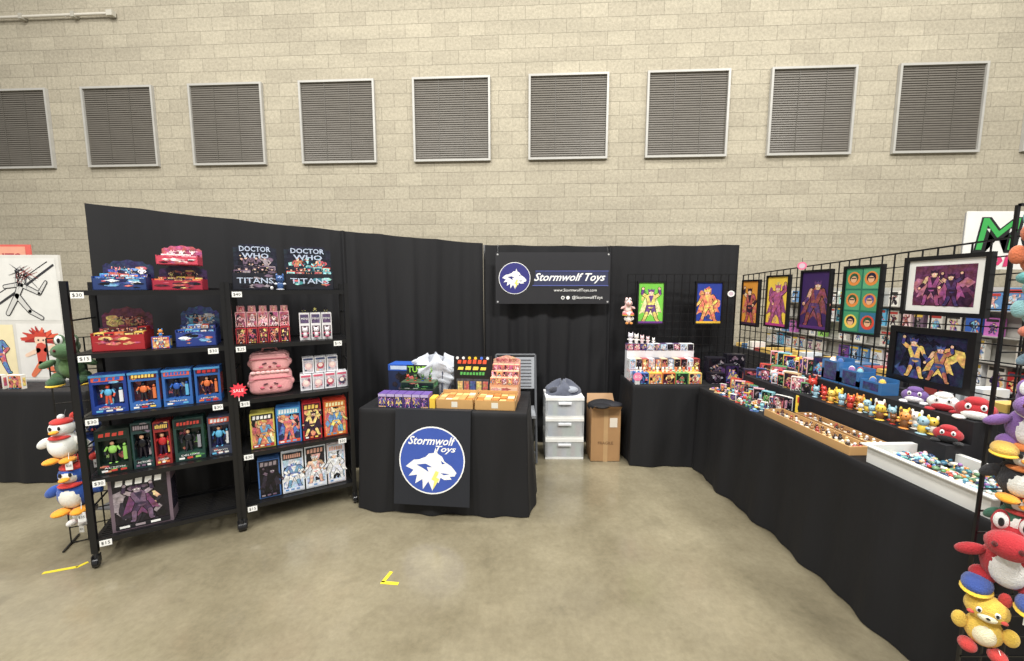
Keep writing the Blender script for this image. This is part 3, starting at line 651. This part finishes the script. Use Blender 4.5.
m.add([(0,0,.5),(.27,0,.5),(.26,-.08,.55),(.01,-.08,.55)],[(0,1,2,3)],C); m.add([(0,.24,.5),(.27,.24,.5),(.26,.28,.58),(.01,.28,.58)],[(0,1,2,3)],C)
m.ell((.13,.12,.5),(.15,.12,.06),(26,26,30),16,8,CLOTH); m.ell((.2,.05,.53),(.1,.07,.03),(32,32,38),12,8,CLOTH); m.ell((.08,-.02,.54),(.09,.07,.02),(24,24,28),12,8,CLOTH)
m.build('cardboard_box',(.735,3.50,0))

# ------------------------------------------------------------ grid walls
def gridwall(name, L, zb, zt0, zt1, loc, rz, sp=.075, rr=.0032):
    m = MB(); n = max(1,int(round(L/sp)))
    for i in range(n+1):
        x = L*i/n; zt = zt0+(zt1-zt0)*i/n
        m.tube((x,0,zb),(x,0,zt),rr if 0<i<n else .006,BLK,4,METAL,None,False)
    k = int((zt0-zb)/sp)
    for j in range(k+1):
        t = j/k
        m.tube((0,-.004,zb+(zt0-zb)*t),(L,-.004,zb+(zt1-zb)*t),rr if j<k else .006,BLK,4,METAL,None,False)
    for x in (0,L): m.box(x-.015,x+.015,-.05,.05,zb,zb+.012,BLK,METAL)
    return m.build(name, loc, rz)
GA = -PI/2 + .035
gridwall('wire_grid_panel',1.05,.76,1.745,1.745,(1.12,3.80,0),0,.075,.004)
gridwall('wire_grid_panel',2.2,.76,1.735,1.85,(2.235,3.80,0),GA,.075,.004)
gridwall('wire_grid_panel',.70,.02,1.86,1.86,(1.565,1.24,0),0)

def frame(m, w, h, art, rng, mat=None, fr=.015, fc=(18,18,20)):
    m.box(-w/2,w/2,0,.015,-h/2,h/2,fc,METAL)
    for x0,x1,z0,z1 in ((-w/2,w/2,h/2-fr,h/2),(-w/2,w/2,-h/2,-h/2+fr),(-w/2,-w/2+fr,-h/2+fr,h/2-fr),(w/2-fr,w/2,-h/2+fr,h/2-fr)):
        m.box(x0,x1,-.012,0,z0,z1,fc,METAL)
    a, b = w/2-fr, h/2-fr
    if mat: m.rect(-a,a,-b,b,-E,mat); a -= .035; b -= .03
    art(m,-a,a,-b,b,-E*2,rng)
def art_single(bg, c1, c2, skin, extra):
    def f(m,x0,x1,z0,z1,y,rng):
        m.rect(x0,x1,z0,z1,y,bg); splash(m,x0+.01,x1-.01,z0+.01,z1-.01,y-E*.4,rng,extra,7,.6)
        h = z1-z0
        hero(m,(x0+x1)/2,z0+h*.06,h*.78,y-E*1.6,c1,c2,skin,rng,extra[-1],.95)
        m.rect(x0,x1,z0,z0+h*.05,y-E*3,c2)
    return f
def art_grid(m,x0,x1,z0,z1,y,rng):
    m.rect(x0,x1,z0,z1,y,(40,110,88)); w=(x1-x0)/2; h=(z1-z0)/3
    for i in range(2):
        for j in range(3):
            cx=x0+w*(i+.5); cz=z0+h*(j+.5)
            m.rect(x0+w*i+.006,x0+w*(i+1)-.006,z0+h*j+.006,z0+h*(j+1)-.006,y-E*.4,rng.choice([(50,110,140),(90,165,120),(70,145,105),(80,155,115)]))
            m.circ(cx,cz,w*.38,y-E,rng.choice([(215,75,55),(235,200,90),(220,135,65)]),16); m.circ(cx,cz+.005,w*.26,y-E*1.5,rng.choice([(30,30,60),(70,60,150),(40,90,60)]),12,ART); m.circ(cx,cz-.005,w*.18,y-E*2,(225,175,135),12); m.rect(cx-w*.14,cx+w*.14,cz,cz+.007,y-E*2.4,(30,30,40))
def art_wide(bg, cols):
    def f(m,x0,x1,z0,z1,y,rng):
        m.rect(x0,x1,z0,z1,y,bg,ART); splash(m,x0,x1,z0,z1,y-E*.4,rng,cols+[bg,bg],16)
        w=x1-x0; h=z1-z0
        hero(m,x0+w*.32,z0+h*.03,h*.85,y-E*3,cols[0],cols[1],(225,170,130),rng,cols[2]); hero(m,x0+w*.66,z0+h*.03,h*.75,y-E*4.5,cols[3],cols[1],(225,170,130),rng,cols[0])
    return f
rp = random.Random(77)
m = MB(); frame(m,.27,.42,art_single((120,200,75),(225,205,80),(110,55,135),(240,190,150),[(225,215,95),(95,170,65),(235,230,150)]),rp); m.build('framed_comic_print',(1.34,3.775,1.47))
m = MB(); frame(m,.27,.42,art_single((40,62,150),(225,120,50),(230,185,60),(220,150,100),[(215,90,50),(34,50,130),(225,130,50)]),rp); m.build('framed_comic_print',(1.90,3.775,1.47))
def onwall(y, z):
    return (2.235+(3.80-y)*.035-.022, y, z)
for y,z,w,h,a,mt in ((3.64,1.475,.25,.43,art_single((220,150,60),(180,60,45),(60,40,60),(240,190,140),[(235,185,80),(205,110,50)]),None),
    (3.29,1.50,.27,.44,art_single((235,200,75),(165,55,125),(175,60,125),(220,160,120),[(235,215,100),(220,165,60),(145,55,115)]),None),
    (2.90,1.52,.28,.45,art_single((56,34,88),(135,42,56),(84,44,110),(210,150,120),[(100,52,140),(50,32,84),(130,50,60)]),None),
    (2.53,1.53,.27,.45,art_grid,None)):
    m = MB(); frame(m,w,h,a,rp,mt); m.build('framed_comic_print',onwall(y,z),GA)
m = MB(); frame(m,.40,.32,art_wide((100,38,78),[(155,56,118),(60,28,58),(175,92,122),(70,42,100)]),rp,(228,228,224),.022); m.build('framed_comic_print',onwall(2.07,1.62),GA)
m = MB(); frame(m,.42,.32,art_wide((28,34,66),[(225,180,60),(44,60,135),(20,20,40),(175,105,55)]),rp,None,.034); m.build('framed_comic_print',onwall(2.10,1.23),GA)
for x,y,z,c in ((2.10,3.755,1.56,WHT),(2.22,3.02,1.78,(225,110,145))):
    m = MB(); m.circ(0,0,.03,0,c,16); m.add([(a,.002,b) for a,b in [(.03*math.cos(t*.5),.03*math.sin(t*.5)) for t in range(12,-1,-1)]],[list(range(13))],c); m.circ(0,0,.02,-E,(200,180,190),12); m.tube((0,.002,.03),(0,.006,.06),.002,BLK,4)
    m.build('round_price_tag',(x,y,z),-.6)
plush('small_pink_plush',(1.09,3.68,1.42),0,'dino',.5,(230,190,185),(220,100,105),(250,230,220),False)
plush('white_character_plush',(1.10,3.67,1.32),0,'cat',.4,(240,240,235),(225,150,75),(250,230,220),False)

# ------------------------------------------------------------ back right table stock
m = MB()
for i,(p,b) in enumerate((('blue',(70,115,180)),('yellow',(225,185,75)),('red',(215,115,60)),('green',(110,165,90)),('yellow',(225,205,120)))):
    prodbox(m,i*.12,i*.12+.115,0,.1,0,.1,b,p,r,False,False)
    for q in range(3): fig(m,i*.12+.02+q*.035,.05,.1,.045,r.choice([(230,195,75),(215,110,60),(240,240,235),(205,85,90)]),(250,230,190),r)
m.build('toy_gift_box_row',(1.12,3.46,.75))
m = MB()
for i in range(11):
    for k2 in range(2):
        prodbox(m,i*.06,i*.06+.056,k2*.105,k2*.105+.1,.02*k2,.1,r.choice([(232,232,232),(230,200,200),(170,66,66),(60,60,80),(215,185,150)]),r.choice(['pink','white','yellow','red','dark','white']),r,False,False)
m.build('blind_box_row',(1.10,3.575,.75))
m = MB(); m.box(0,.64,0,.06,0,.27,(215,215,218))
for i in range(10): prodbox(m,i*.064,i*.064+.06,.27,.335,.0,.06,r.choice([WHT,(200,200,215),(90,70,110)]),r.choice(['white','pink','dark','purple']),r,False,False)
for i in range(5): fig(m,.04+i*.055,.03,.335,.1-.012*i,r.choice([(240,238,235),(225,220,230),(235,205,208),(170,170,180)]),(230,225,220),r)
m.build('white_figurine_stack',(1.10,3.69,.75))
m = MB(); m.circ(0,0,.04,0,(235,130,165),20); m.add([(.04*math.cos(t/20*6.283),.003,.04*math.sin(t/20*6.283)) for t in range(19,-1,-1)],[list(range(20))],(235,130,165)); m.text('$12',0,0,.05,-E,WHT); m.box(-.02,.02,.0,.03,-.07,-.035,(200,200,200))
m.build('round_price_sign',(1.13,3.44,.82))
m = MB()
for x,y,w,h,p in ((0,0,.13,.10,'dark'),(.14,.03,.12,.17,'purple'),(.27,.0,.11,.12,'dark'),(.02,.12,.16,.22,'dark'),(.2,.14,.16,.25,'dark')):
    prodbox(m,x,x+w,0,h,y,y+.09,(28,26,36),p,r,False,False)
for i in range(5): m.X = Matrix.Identity(4); m.ell((.03+i*.07,.05,.13+.04*(i%2)),(.025,.025,.018),(34,34,40),8,6,GLOSS); m.circ(.03+i*.07,.06,.01,-.004,(160,160,170),8)
m.build('dark_product_boxes',(1.79,3.46,.75),-.1)

# ------------------------------------------------------------ right table stock
BR = [(195,65,55),(65,105,170),(225,190,80),(240,240,235),(230,228,220),(222,220,214),(90,145,95),(205,135,75),(150,105,165),(225,175,180),(40,40,50),(30,30,36),(135,190,200),(200,170,130)]
m = MB()
m.box(0,.24,0,1.50,0,.13,(26,26,30),CLOTH); m.box(.12,.24,0,1.50,.13,.24,(26,26,30),CLOTH)
m.build('tiered_display_riser',(2.01,1.74,.75),.03)
def scatter(name, x0,x1,y0,y1,z,n,h0,h1,seed,cols=BR,big=0,rz=-.9,card=0):
    rr = random.Random(seed); m = MB(); cx=(x0+x1)/2; cy=(y0+y1)/2
    nx = max(1,int(round(math.sqrt(n*(x1-x0)/(y1-y0))))); ny = max(1,n//nx)
    for i in range(nx):
        for j in range(ny):
            x = x0+(x1-x0)*(i+.5)/nx-cx+rr.uniform(-.008,.008); y = y0+(y1-y0)*(j+.5)/ny-cy+rr.uniform(-.008,.008)
            m.X = Matrix.Translation((x,y,0)) @ Matrix.Rotation(rz+rr.uniform(-.4,.4),4,'Z')
            h = rr.uniform(h0,h1); q = rr.random()
            if q < big: prodbox(m,-h*.4,h*.4,0,h,-h*.2,h*.2,rr.choice(cols),rr.choice(['red','blue','yellow','purple','pink','green','dark','white']),rr,False,False)
            elif q < big+card:
                c = rr.choice([(236,234,228),(40,40,46),(180,66,64),(76,110,160),(225,200,150)])
                m.box(-.026,.026,-.02,.02,0,.006,c); m.ell((0,0,.012),(.015,.012,.008),rr.choice(cols),8,5,GLOSS); m.box(-.022,-.008,-.018,-.01,.006,.007,rr.choice(BR))
            else: fig(m,0,0,0,h,rr.choice(cols),rr.choice(cols),rr)
    return m.build(name,(cx,cy,z))
def opentray(name, x0,x1,y0,y1,h,col,seed,kind,rz=0.03):
    rr = random.Random(seed); m = MB(); w=x1-x0; d=y1-y0; t=.008
    fl = .02 if kind=='white' else 0
    m.box(0,w,0,d,0,.006,col)
    m.box(0,t,0,d,.006,h,col); m.box(w-t,w,0,d,.006,h,col); m.box(t,w-t,0,t,.006,h,col); m.box(t,w-t,d-t,d,.006,h,col)
    if fl:
        m.box(-fl,t,-fl,d+fl,h,h+.005,col,GLOSS); m.box(w-t,w+fl,-fl,d+fl,h,h+.005,col,GLOSS); m.box(t,w-t,-fl,t,h,h+.005,col,GLOSS); m.box(t,w-t,d-t,d+fl,h,h+.005,col,GLOSS)
    X0 = m.X
    if kind == 'white':
        for i in range(330):
            x=rr.uniform(.025,w-.025); y=rr.uniform(.025,d-.025)
            m.X = Matrix.Translation((x,y,.02+rr.random()*.04)) @ Matrix.Rotation(rr.uniform(0,6),4,'Z') @ Matrix.Rotation(rr.uniform(-.5,.5),4,'X')
            c = rr.choice([(60,105,130),(90,150,150),(215,212,200),(50,66,100),(170,96,80),(150,190,198),(205,200,190),(190,198,198),(100,134,100),(70,130,140)])
            m.ell((0,0,0),(rr.uniform(.012,.026),rr.uniform(.008,.015),.009),c,8,5,GLOSS); m.ell((.014,0,.006),(.009,.009,.008),rr.choice(BR),7,5,GLOSS)
        m.X = X0
    else:
        nx = int(w/.042); ny = int(d/.042)
        for i in range(nx):
            for j in range(ny):
                x = .02+(w-.04)*(i+.5)/nx; y=.02+(d-.04)*(j+.5)/ny
                c = rr.choice([(225,220,210),(190,185,180),(60,60,64),(150,110,70),(60,50,46),(160,70,60),(210,180,130)])
                m.box(x-.018,x+.018,y-.018,y+.018,.006,.02,rr.choice([(205,180,135),(226,216,198),(202,186,155)]))
                if rr.random()<.75:
                    m.ell((x,y,.03),(.012,.012,.012),c,7,5,GLOSS); m.ell((x,y,.045),(.008,.008,.008),rr.choice([c,(225,220,215),(90,60,50)]),6,4,GLOSS)
    return m.build(name,(x0,y0,.75),rz)
CT = (190,150,100)
opentray('cardboard_pin_tray',1.735,1.865,1.93,2.58,.045,CT,1,'t')
opentray('cardboard_pin_tray',1.885,1.99,1.95,2.50,.045,(170,130,86),2,'t')
opentray('white_bin_of_trinkets',1.775,2.08,1.37,1.86,.085,(222,222,218),3,'white')
scatter('small_figurine_group',1.69,1.86,2.64,3.28,.75,48,.03,.055,21,BR,.15,-.9,.5)
scatter('small_boxed_toy_group',1.88,2.00,2.68,3.30,.75,20,.06,.10,41,BR,.75)
scatter('character_figurine_row',2.02,2.12,1.86,2.60,.88,22,.055,.095,22,[(230,195,80),(220,145,75),(195,65,55),(235,230,220),(120,80,50),(150,185,200),(225,190,90)],.0)
scatter('boxed_figurine_row',2.02,2.11,2.62,3.18,.88,16,.07,.13,23,BR,.7)
scatter('capsule_toy_row',2.14,2.22,2.66,3.18,.99,12,.07,.14,24,BR,.8)
scatter('dark_gadget_group',2.03,2.28,3.26,3.36,.75,6,.12,.22,52,[(30,30,36),(40,34,60),(60,60,70)],1.0,-.6)
m = MB()
for i in range(3):
    y=i*.15; z0=.0+.035*i; B=(60,112,168)
    m.box(0,.10,y,y+.14,0,.01+z0,B,GLOSS); m.box(0,.008,y,y+.14,.01,.07+z0,B,GLOSS); m.box(.092,.10,y,y+.14,.01,.09+z0,B,GLOSS); m.box(.008,.092,y,y+.008,.01,.07+z0,B,GLOSS); m.box(.008,.092,y+.132,y+.14,.01,.07+z0,B,GLOSS)
    m.add([(-E,y+.02,.015),(-E,y+.12,.015),(-E,y+.12,.06+z0),(-E,y+.02,.06+z0)],[(3,2,1,0)],(36,56,110),ART)
    for q in range(5): m.ell((.03+.018*(q%3),y+.03+q*.02,.06+z0),(.018,.018,.03),r.choice(BR),8,6)
m.build('blue_plastic_trays',(2.13,2.20,.99))
m = MB(); m.box(-.045,.045,0,.004,0,.12,(240,205,70)); m.rect(-.035,.035,.07,.11,-E,(200,60,45)); m.rect(-.03,.03,.02,.05,-E,(40,40,60)); m.box(-.045,.045,.004,.04,0,.004,(240,205,70)); m.build('yellow_card_sign',(2.0,2.61,.75),-.9)
def ballplush(name, loc, rz, c, c2, k=1):
    m = MB(); m.X = Matrix.Scale(k,4)
    m.ell((0,0,.06),(.085,.065,.06),c,20,12); m.ell((0,-.03,.04),(.06,.045,.035),c2,18,10); m.ell((0,-.01,.11),(.05,.045,.03),c,18,10)
    for s in (-1,1): m.ell((s*.03,-.055,.085),(.014,.01,.02),WHT,8,6); m.ell((s*.03,-.064,.085),(.006,.005,.01),(15,15,15),8,6); m.ell((s*.06,-.045,.012),(.03,.035,.014),c2)
    m.build(name,loc,rz)
ballplush('round_red_plush',(2.20,1.80,.985),-.9,(175,36,44),(232,232,228),.8)
ballplush('round_white_plush',(2.20,1.94,.985),-.9,(230,230,226),(175,36,44),.7)
ballplush('round_purple_plush',(2.20,2.08,.985),-.9,(115,85,150),(232,230,232),.65)
ballplush('round_red_plush',(2.07,1.79,.88),-.9,(170,34,42),(25,25,28),.6)
ballplush('round_black_plush',(2.24,1.50,.75),-.9,(35,35,40),(232,232,228),1.1)
ballplush('round_black_plush',(2.16,1.60,.75),-.9,(170,44,48),(30,30,34),.7)

gy = 1.17
for nm,x,z,kd,k,c,c2,c3,rz in (
  ('orange_teal_plush',1.545,1.69,'cat',.62,(205,112,74),(88,158,158),(236,228,212),-.6),
  ('white_teal_plush',1.57,1.53,'cat',.6,(135,180,184),(205,115,90),(236,232,222),-.6),
  ('grey_plush',1.62,1.38,'penguin',.55,(115,140,156),(205,180,95),(232,232,226),-.5),
  ('purple_dinosaur_plush',1.585,1.18,'dino',.72,(128,92,158),(220,180,85),(232,228,232),-.9),
  ('black_bird_plush',1.57,1.02,'penguin',.6,(40,40,44),(205,120,60),(232,232,226),-.7),
  ('green_penguin_plush',1.575,.885,'penguin',.5,(55,96,78),(180,58,54),(232,232,226),-.6),
  ('red_dinosaur_plush',1.575,.735,'dino',.85,(175,40,48),(60,84,155),(234,232,228),-1.0),
  ('yellow_bird_plush',1.52,.51,'cat',.62,(228,190,80),(180,54,50),(240,230,196),-.8),
  ('blue_dinosaur_plush',1.80,.60,'dino',.7,(74,112,165),(205,140,74),(232,232,226),-.5),
  ('white_red_plush',1.73,.86,'cat',.75,(232,230,226),(175,52,55),(240,236,230),-.5)):
    plush(nm,(x,gy-.02,z),rz,kd,k,c,c2,c3)

# ------------------------------------------------------------ neighbouring booths
m = MB(); rn = random.Random(9); Ln = 3.9
m.box(0,Ln,.12,.14,.74,1.62,(188,185,176)); m.box(0,Ln,-.5,.12,.0,.74,(30,30,36),CLOTH)
for row in range(4):
    z = .80+row*.21; m.box(0,Ln,-.02,.12,z-.008,z,(150,148,142))
    x = .01
    while x < Ln-.2:
        if rn.random() < .14: x += rn.uniform(.05,.25); continue
        w = rn.uniform(.10,.15); h = rn.uniform(.14,.185); p = rn.choice(['red','blue','teal','green','purple','yellow','white','pink','dark','white','white'])
        P = PALS[p]; c = rn.choice([(225,222,214),P[0],P[2],(210,205,195)])
        m.box(x,x+w-.01,.03,.08,z,z+h,c); splash(m,x+.006,x+w-.016,z+.01,z+h*.72,.03-E,rn,P+[(40,40,50)],5); hero(m,x+w/2,z+.02,h*.6,.03-E*2.4,rn.choice(P),rn.choice(P),(220,170,140),rn)
        m.rect(x+.01,x+w-.02,z+h*.78,z+h*.93,.03-E*2,rn.choice([(50,58,90),(180,60,56),(34,34,34),(225,190,80)]))
        x += w+rn.uniform(0,.03)
for i in range(26):
    x = .05+i*.145; m.box(x,x+.11,-.45,-.25,.74,.74+rn.uniform(.04,.14),rn.choice([(225,222,214),(160,66,62),(76,110,150),(50,50,56),(210,175,95),(200,205,210)]))
m.build('merchandise_shelf_display',(3.9,6.0,0),-PI/2)
m = MB(); m.box(-.66,.66,0,.008,-.27,.27,(226,226,222))
m.text('MUSIC',.24,.05,1.62,-.002,(24,24,26),.12,h=.34,bold=.05); m.text('MUSIC',.24,.06,1.58,-.004,(60,165,80),.12,h=.30,bold=.0)
m.text('POP',-.38,-.19,.5,-.005,(205,60,110),.1,h=.11,bold=.03)
for x in (-.64,.64): m.tube((x,.02,-2.02),(x,.02,.26),.014,(150,150,150),8); m.box(x-.14,x+.14,-.12,.16,-2.03,-2.01,(90,90,90),METAL)
m.build('vendor_banner',(4.93,3.75,2.06),0)
m = MB(); m.box(-.6,.6,0,.02,-.56,.56,(214,212,206))
ra = random.Random(3); DKK = (48,48,52)
# white sketch poster: line drawing of a figure with a long blade
m.rect(-.2,.57,-.02,.53,-.0015,(222,221,216))
m.stroke([(.55,.47),(.3,.3),(.02,.12),(-.15,.02)],.010,-.003,DKK)
m.stroke([(.5,.5),(.28,.36),(.0,.2)],.004,-.003,DKK)
m.circ(.26,.38,.055,-.003,(80,80,84),16); m.circ(.26,.375,.042,-.0036,(228,226,220),16)
for a,b,c in (((.26,.33),(.20,.2),.03),((.20,.2),(.3,.06),.026),((.2,.2),(.1,.04),.024),((.24,.3),(.4,.22),.02),((.4,.22),(.47,.32),.016),((.24,.3),(.1,.28),.02),((.3,.06),(.4,.0),.02)):
    m.cap(a,b,c+.005,c*.8+.004,-.0042,DKK,PAPER); m.cap(a,b,c-.003,c*.7-.002,-.005,(205,204,200),PAPER)
for i in range(34):
    t = i/34; a = (.26+.05*math.cos(t*9),.40+.03*math.sin(t*7)); m.cap(a,(a[0]+ra.uniform(-.1,.12),a[1]+ra.uniform(-.16,.06)),.004,.001,-.0055,ra.choice([(40,40,44),(110,110,114),(150,70,66)]),PAPER,3)
# poster with a red-haired character
m.rect(-.18,.12,-.53,-.06,-.0018,(236,222,180)); hero(m,-.03,-.5,.36,-.003,(70,120,185),(205,70,62),(240,200,170),ra)
m.rect(.15,.57,-.54,-.05,-.0018,(226,224,219))
hc = (198,66,52)
for i in range(26):
    a = -.3+3.7*i/26; m.cap((.36,-.19),(.36+.17*math.cos(a)*ra.uniform(.7,1.1),-.2+.14*math.sin(a)*ra.uniform(.5,1.0)),.03,.006,-.0025-.00005*i,ra.choice([hc,(222,92,64),(160,44,44)]),PAPER)
m.circ(.36,-.2,.055,-.0045,(238,205,180),18,0,.062); m.poly([(.3,-.17),(.42,-.17),(.40,-.13),(.32,-.13)],-.005,hc)
m.circ(.34,-.2,.009,-.005,(40,60,60),8); m.circ(.385,-.2,.009,-.005,(40,60,60),8)
for a,b,c,cc in (((.36,-.27),(.35,-.4),.05,(205,80,66)),((.33,-.29),(.22,-.34),.022,(238,205,180)),((.40,-.29),(.5,-.24),.022,(238,205,180)),((.34,-.42),(.26,-.52),.03,(222,120,84)),((.38,-.42),(.48,-.5),.03,(222,120,84))):
    m.cap(a,b,c,c*.7,-.0055,cc,PAPER)
for x in (-.5,.5): m.tube((x,.03,-.57),(x,.03,.3),.012,(120,120,120))
m.box(-.6,.6,-.05,.09,-.575,-.56,(120,120,120))
m.build('art_print_display_board',(-4.62,3.50,1.345),0)
m = MB(); m.box(-.5,.5,0,.01,-.14,.14,(215,100,90)); m.rect(-.45,.45,-.12,.12,-.002,(225,160,135)); m.text('ART PRINTS',0,0,.8,-.003,(170,50,62),bold=.02)
for x in (-.45,.45): m.tube((x,.02,-1.87),(x,.02,.12),.012,(140,140,140)); m.box(x-.12,x+.12,-.1,.14,-1.9,-1.87,(90,90,90),METAL)
m.build('vendor_banner',(-5.3,3.95,1.905))
m = MB()
for i in range(4): prodbox(m,i*.16,i*.16+.12,0,.12,0,.03,(230,225,215),ra.choice(['red','blue','yellow']),ra,False,False)
m.build('art_print_stack',(-4.7,3.2,.77))

# ------------------------------------------------------------ floor tape
def tape(m, x, y, L, a, w=.02):
    m.X = Matrix.Translation((x,y,0)) @ Matrix.Rotation(a,4,'Z'); m.box(0,L,-w/2,w/2,.0,.002,(216,196,50)); m.X = Matrix.Identity(4)
m = MB(); tape(m,-2.66,2.055,.15,.35); tape(m,-2.52,2.10,.05,1.2); m.build('floor_tape_mark')
m = MB(); tape(m,-.72,1.985,.10,-.1); tape(m,-.71,1.985,.085,1.3); m.build('floor_tape_mark')

# ------------------------------------------------------------ lights, world, camera
w = bpy.data.worlds.new('hall_ambient'); S.world = w; w.use_nodes = True
w.node_tree.nodes['Background'].inputs[0].default_value = (1.0,.985,.945,1); w.node_tree.nodes['Background'].inputs[1].default_value = .46
def area(loc, e, size, rot=(0,0,0)):
    l = bpy.data.lights.new('hall_light','AREA'); l.energy = e; l.size = size; l.color = (1,.98,.935)
    o = bpy.data.objects.new('ceiling_light', l); bpy.context.collection.objects.link(o); o.location = loc; o.rotation_euler = rot
for x in (-6,-2,2,6):
    area((x,3.2,8.2),215,1.0)
    area((x,-2,8.2),450,1.0,(.25,0,0))
cd = bpy.data.cameras.new('camera'); cd.sensor_width = 36; cd.lens = 390/1024*36; cd.clip_start = .05
c = bpy.data.objects.new('camera', cd); bpy.context.collection.objects.link(c)
c.location = (0,0,1.6); c.rotation_euler = (math.radians(84),0,0)
S.camera = c
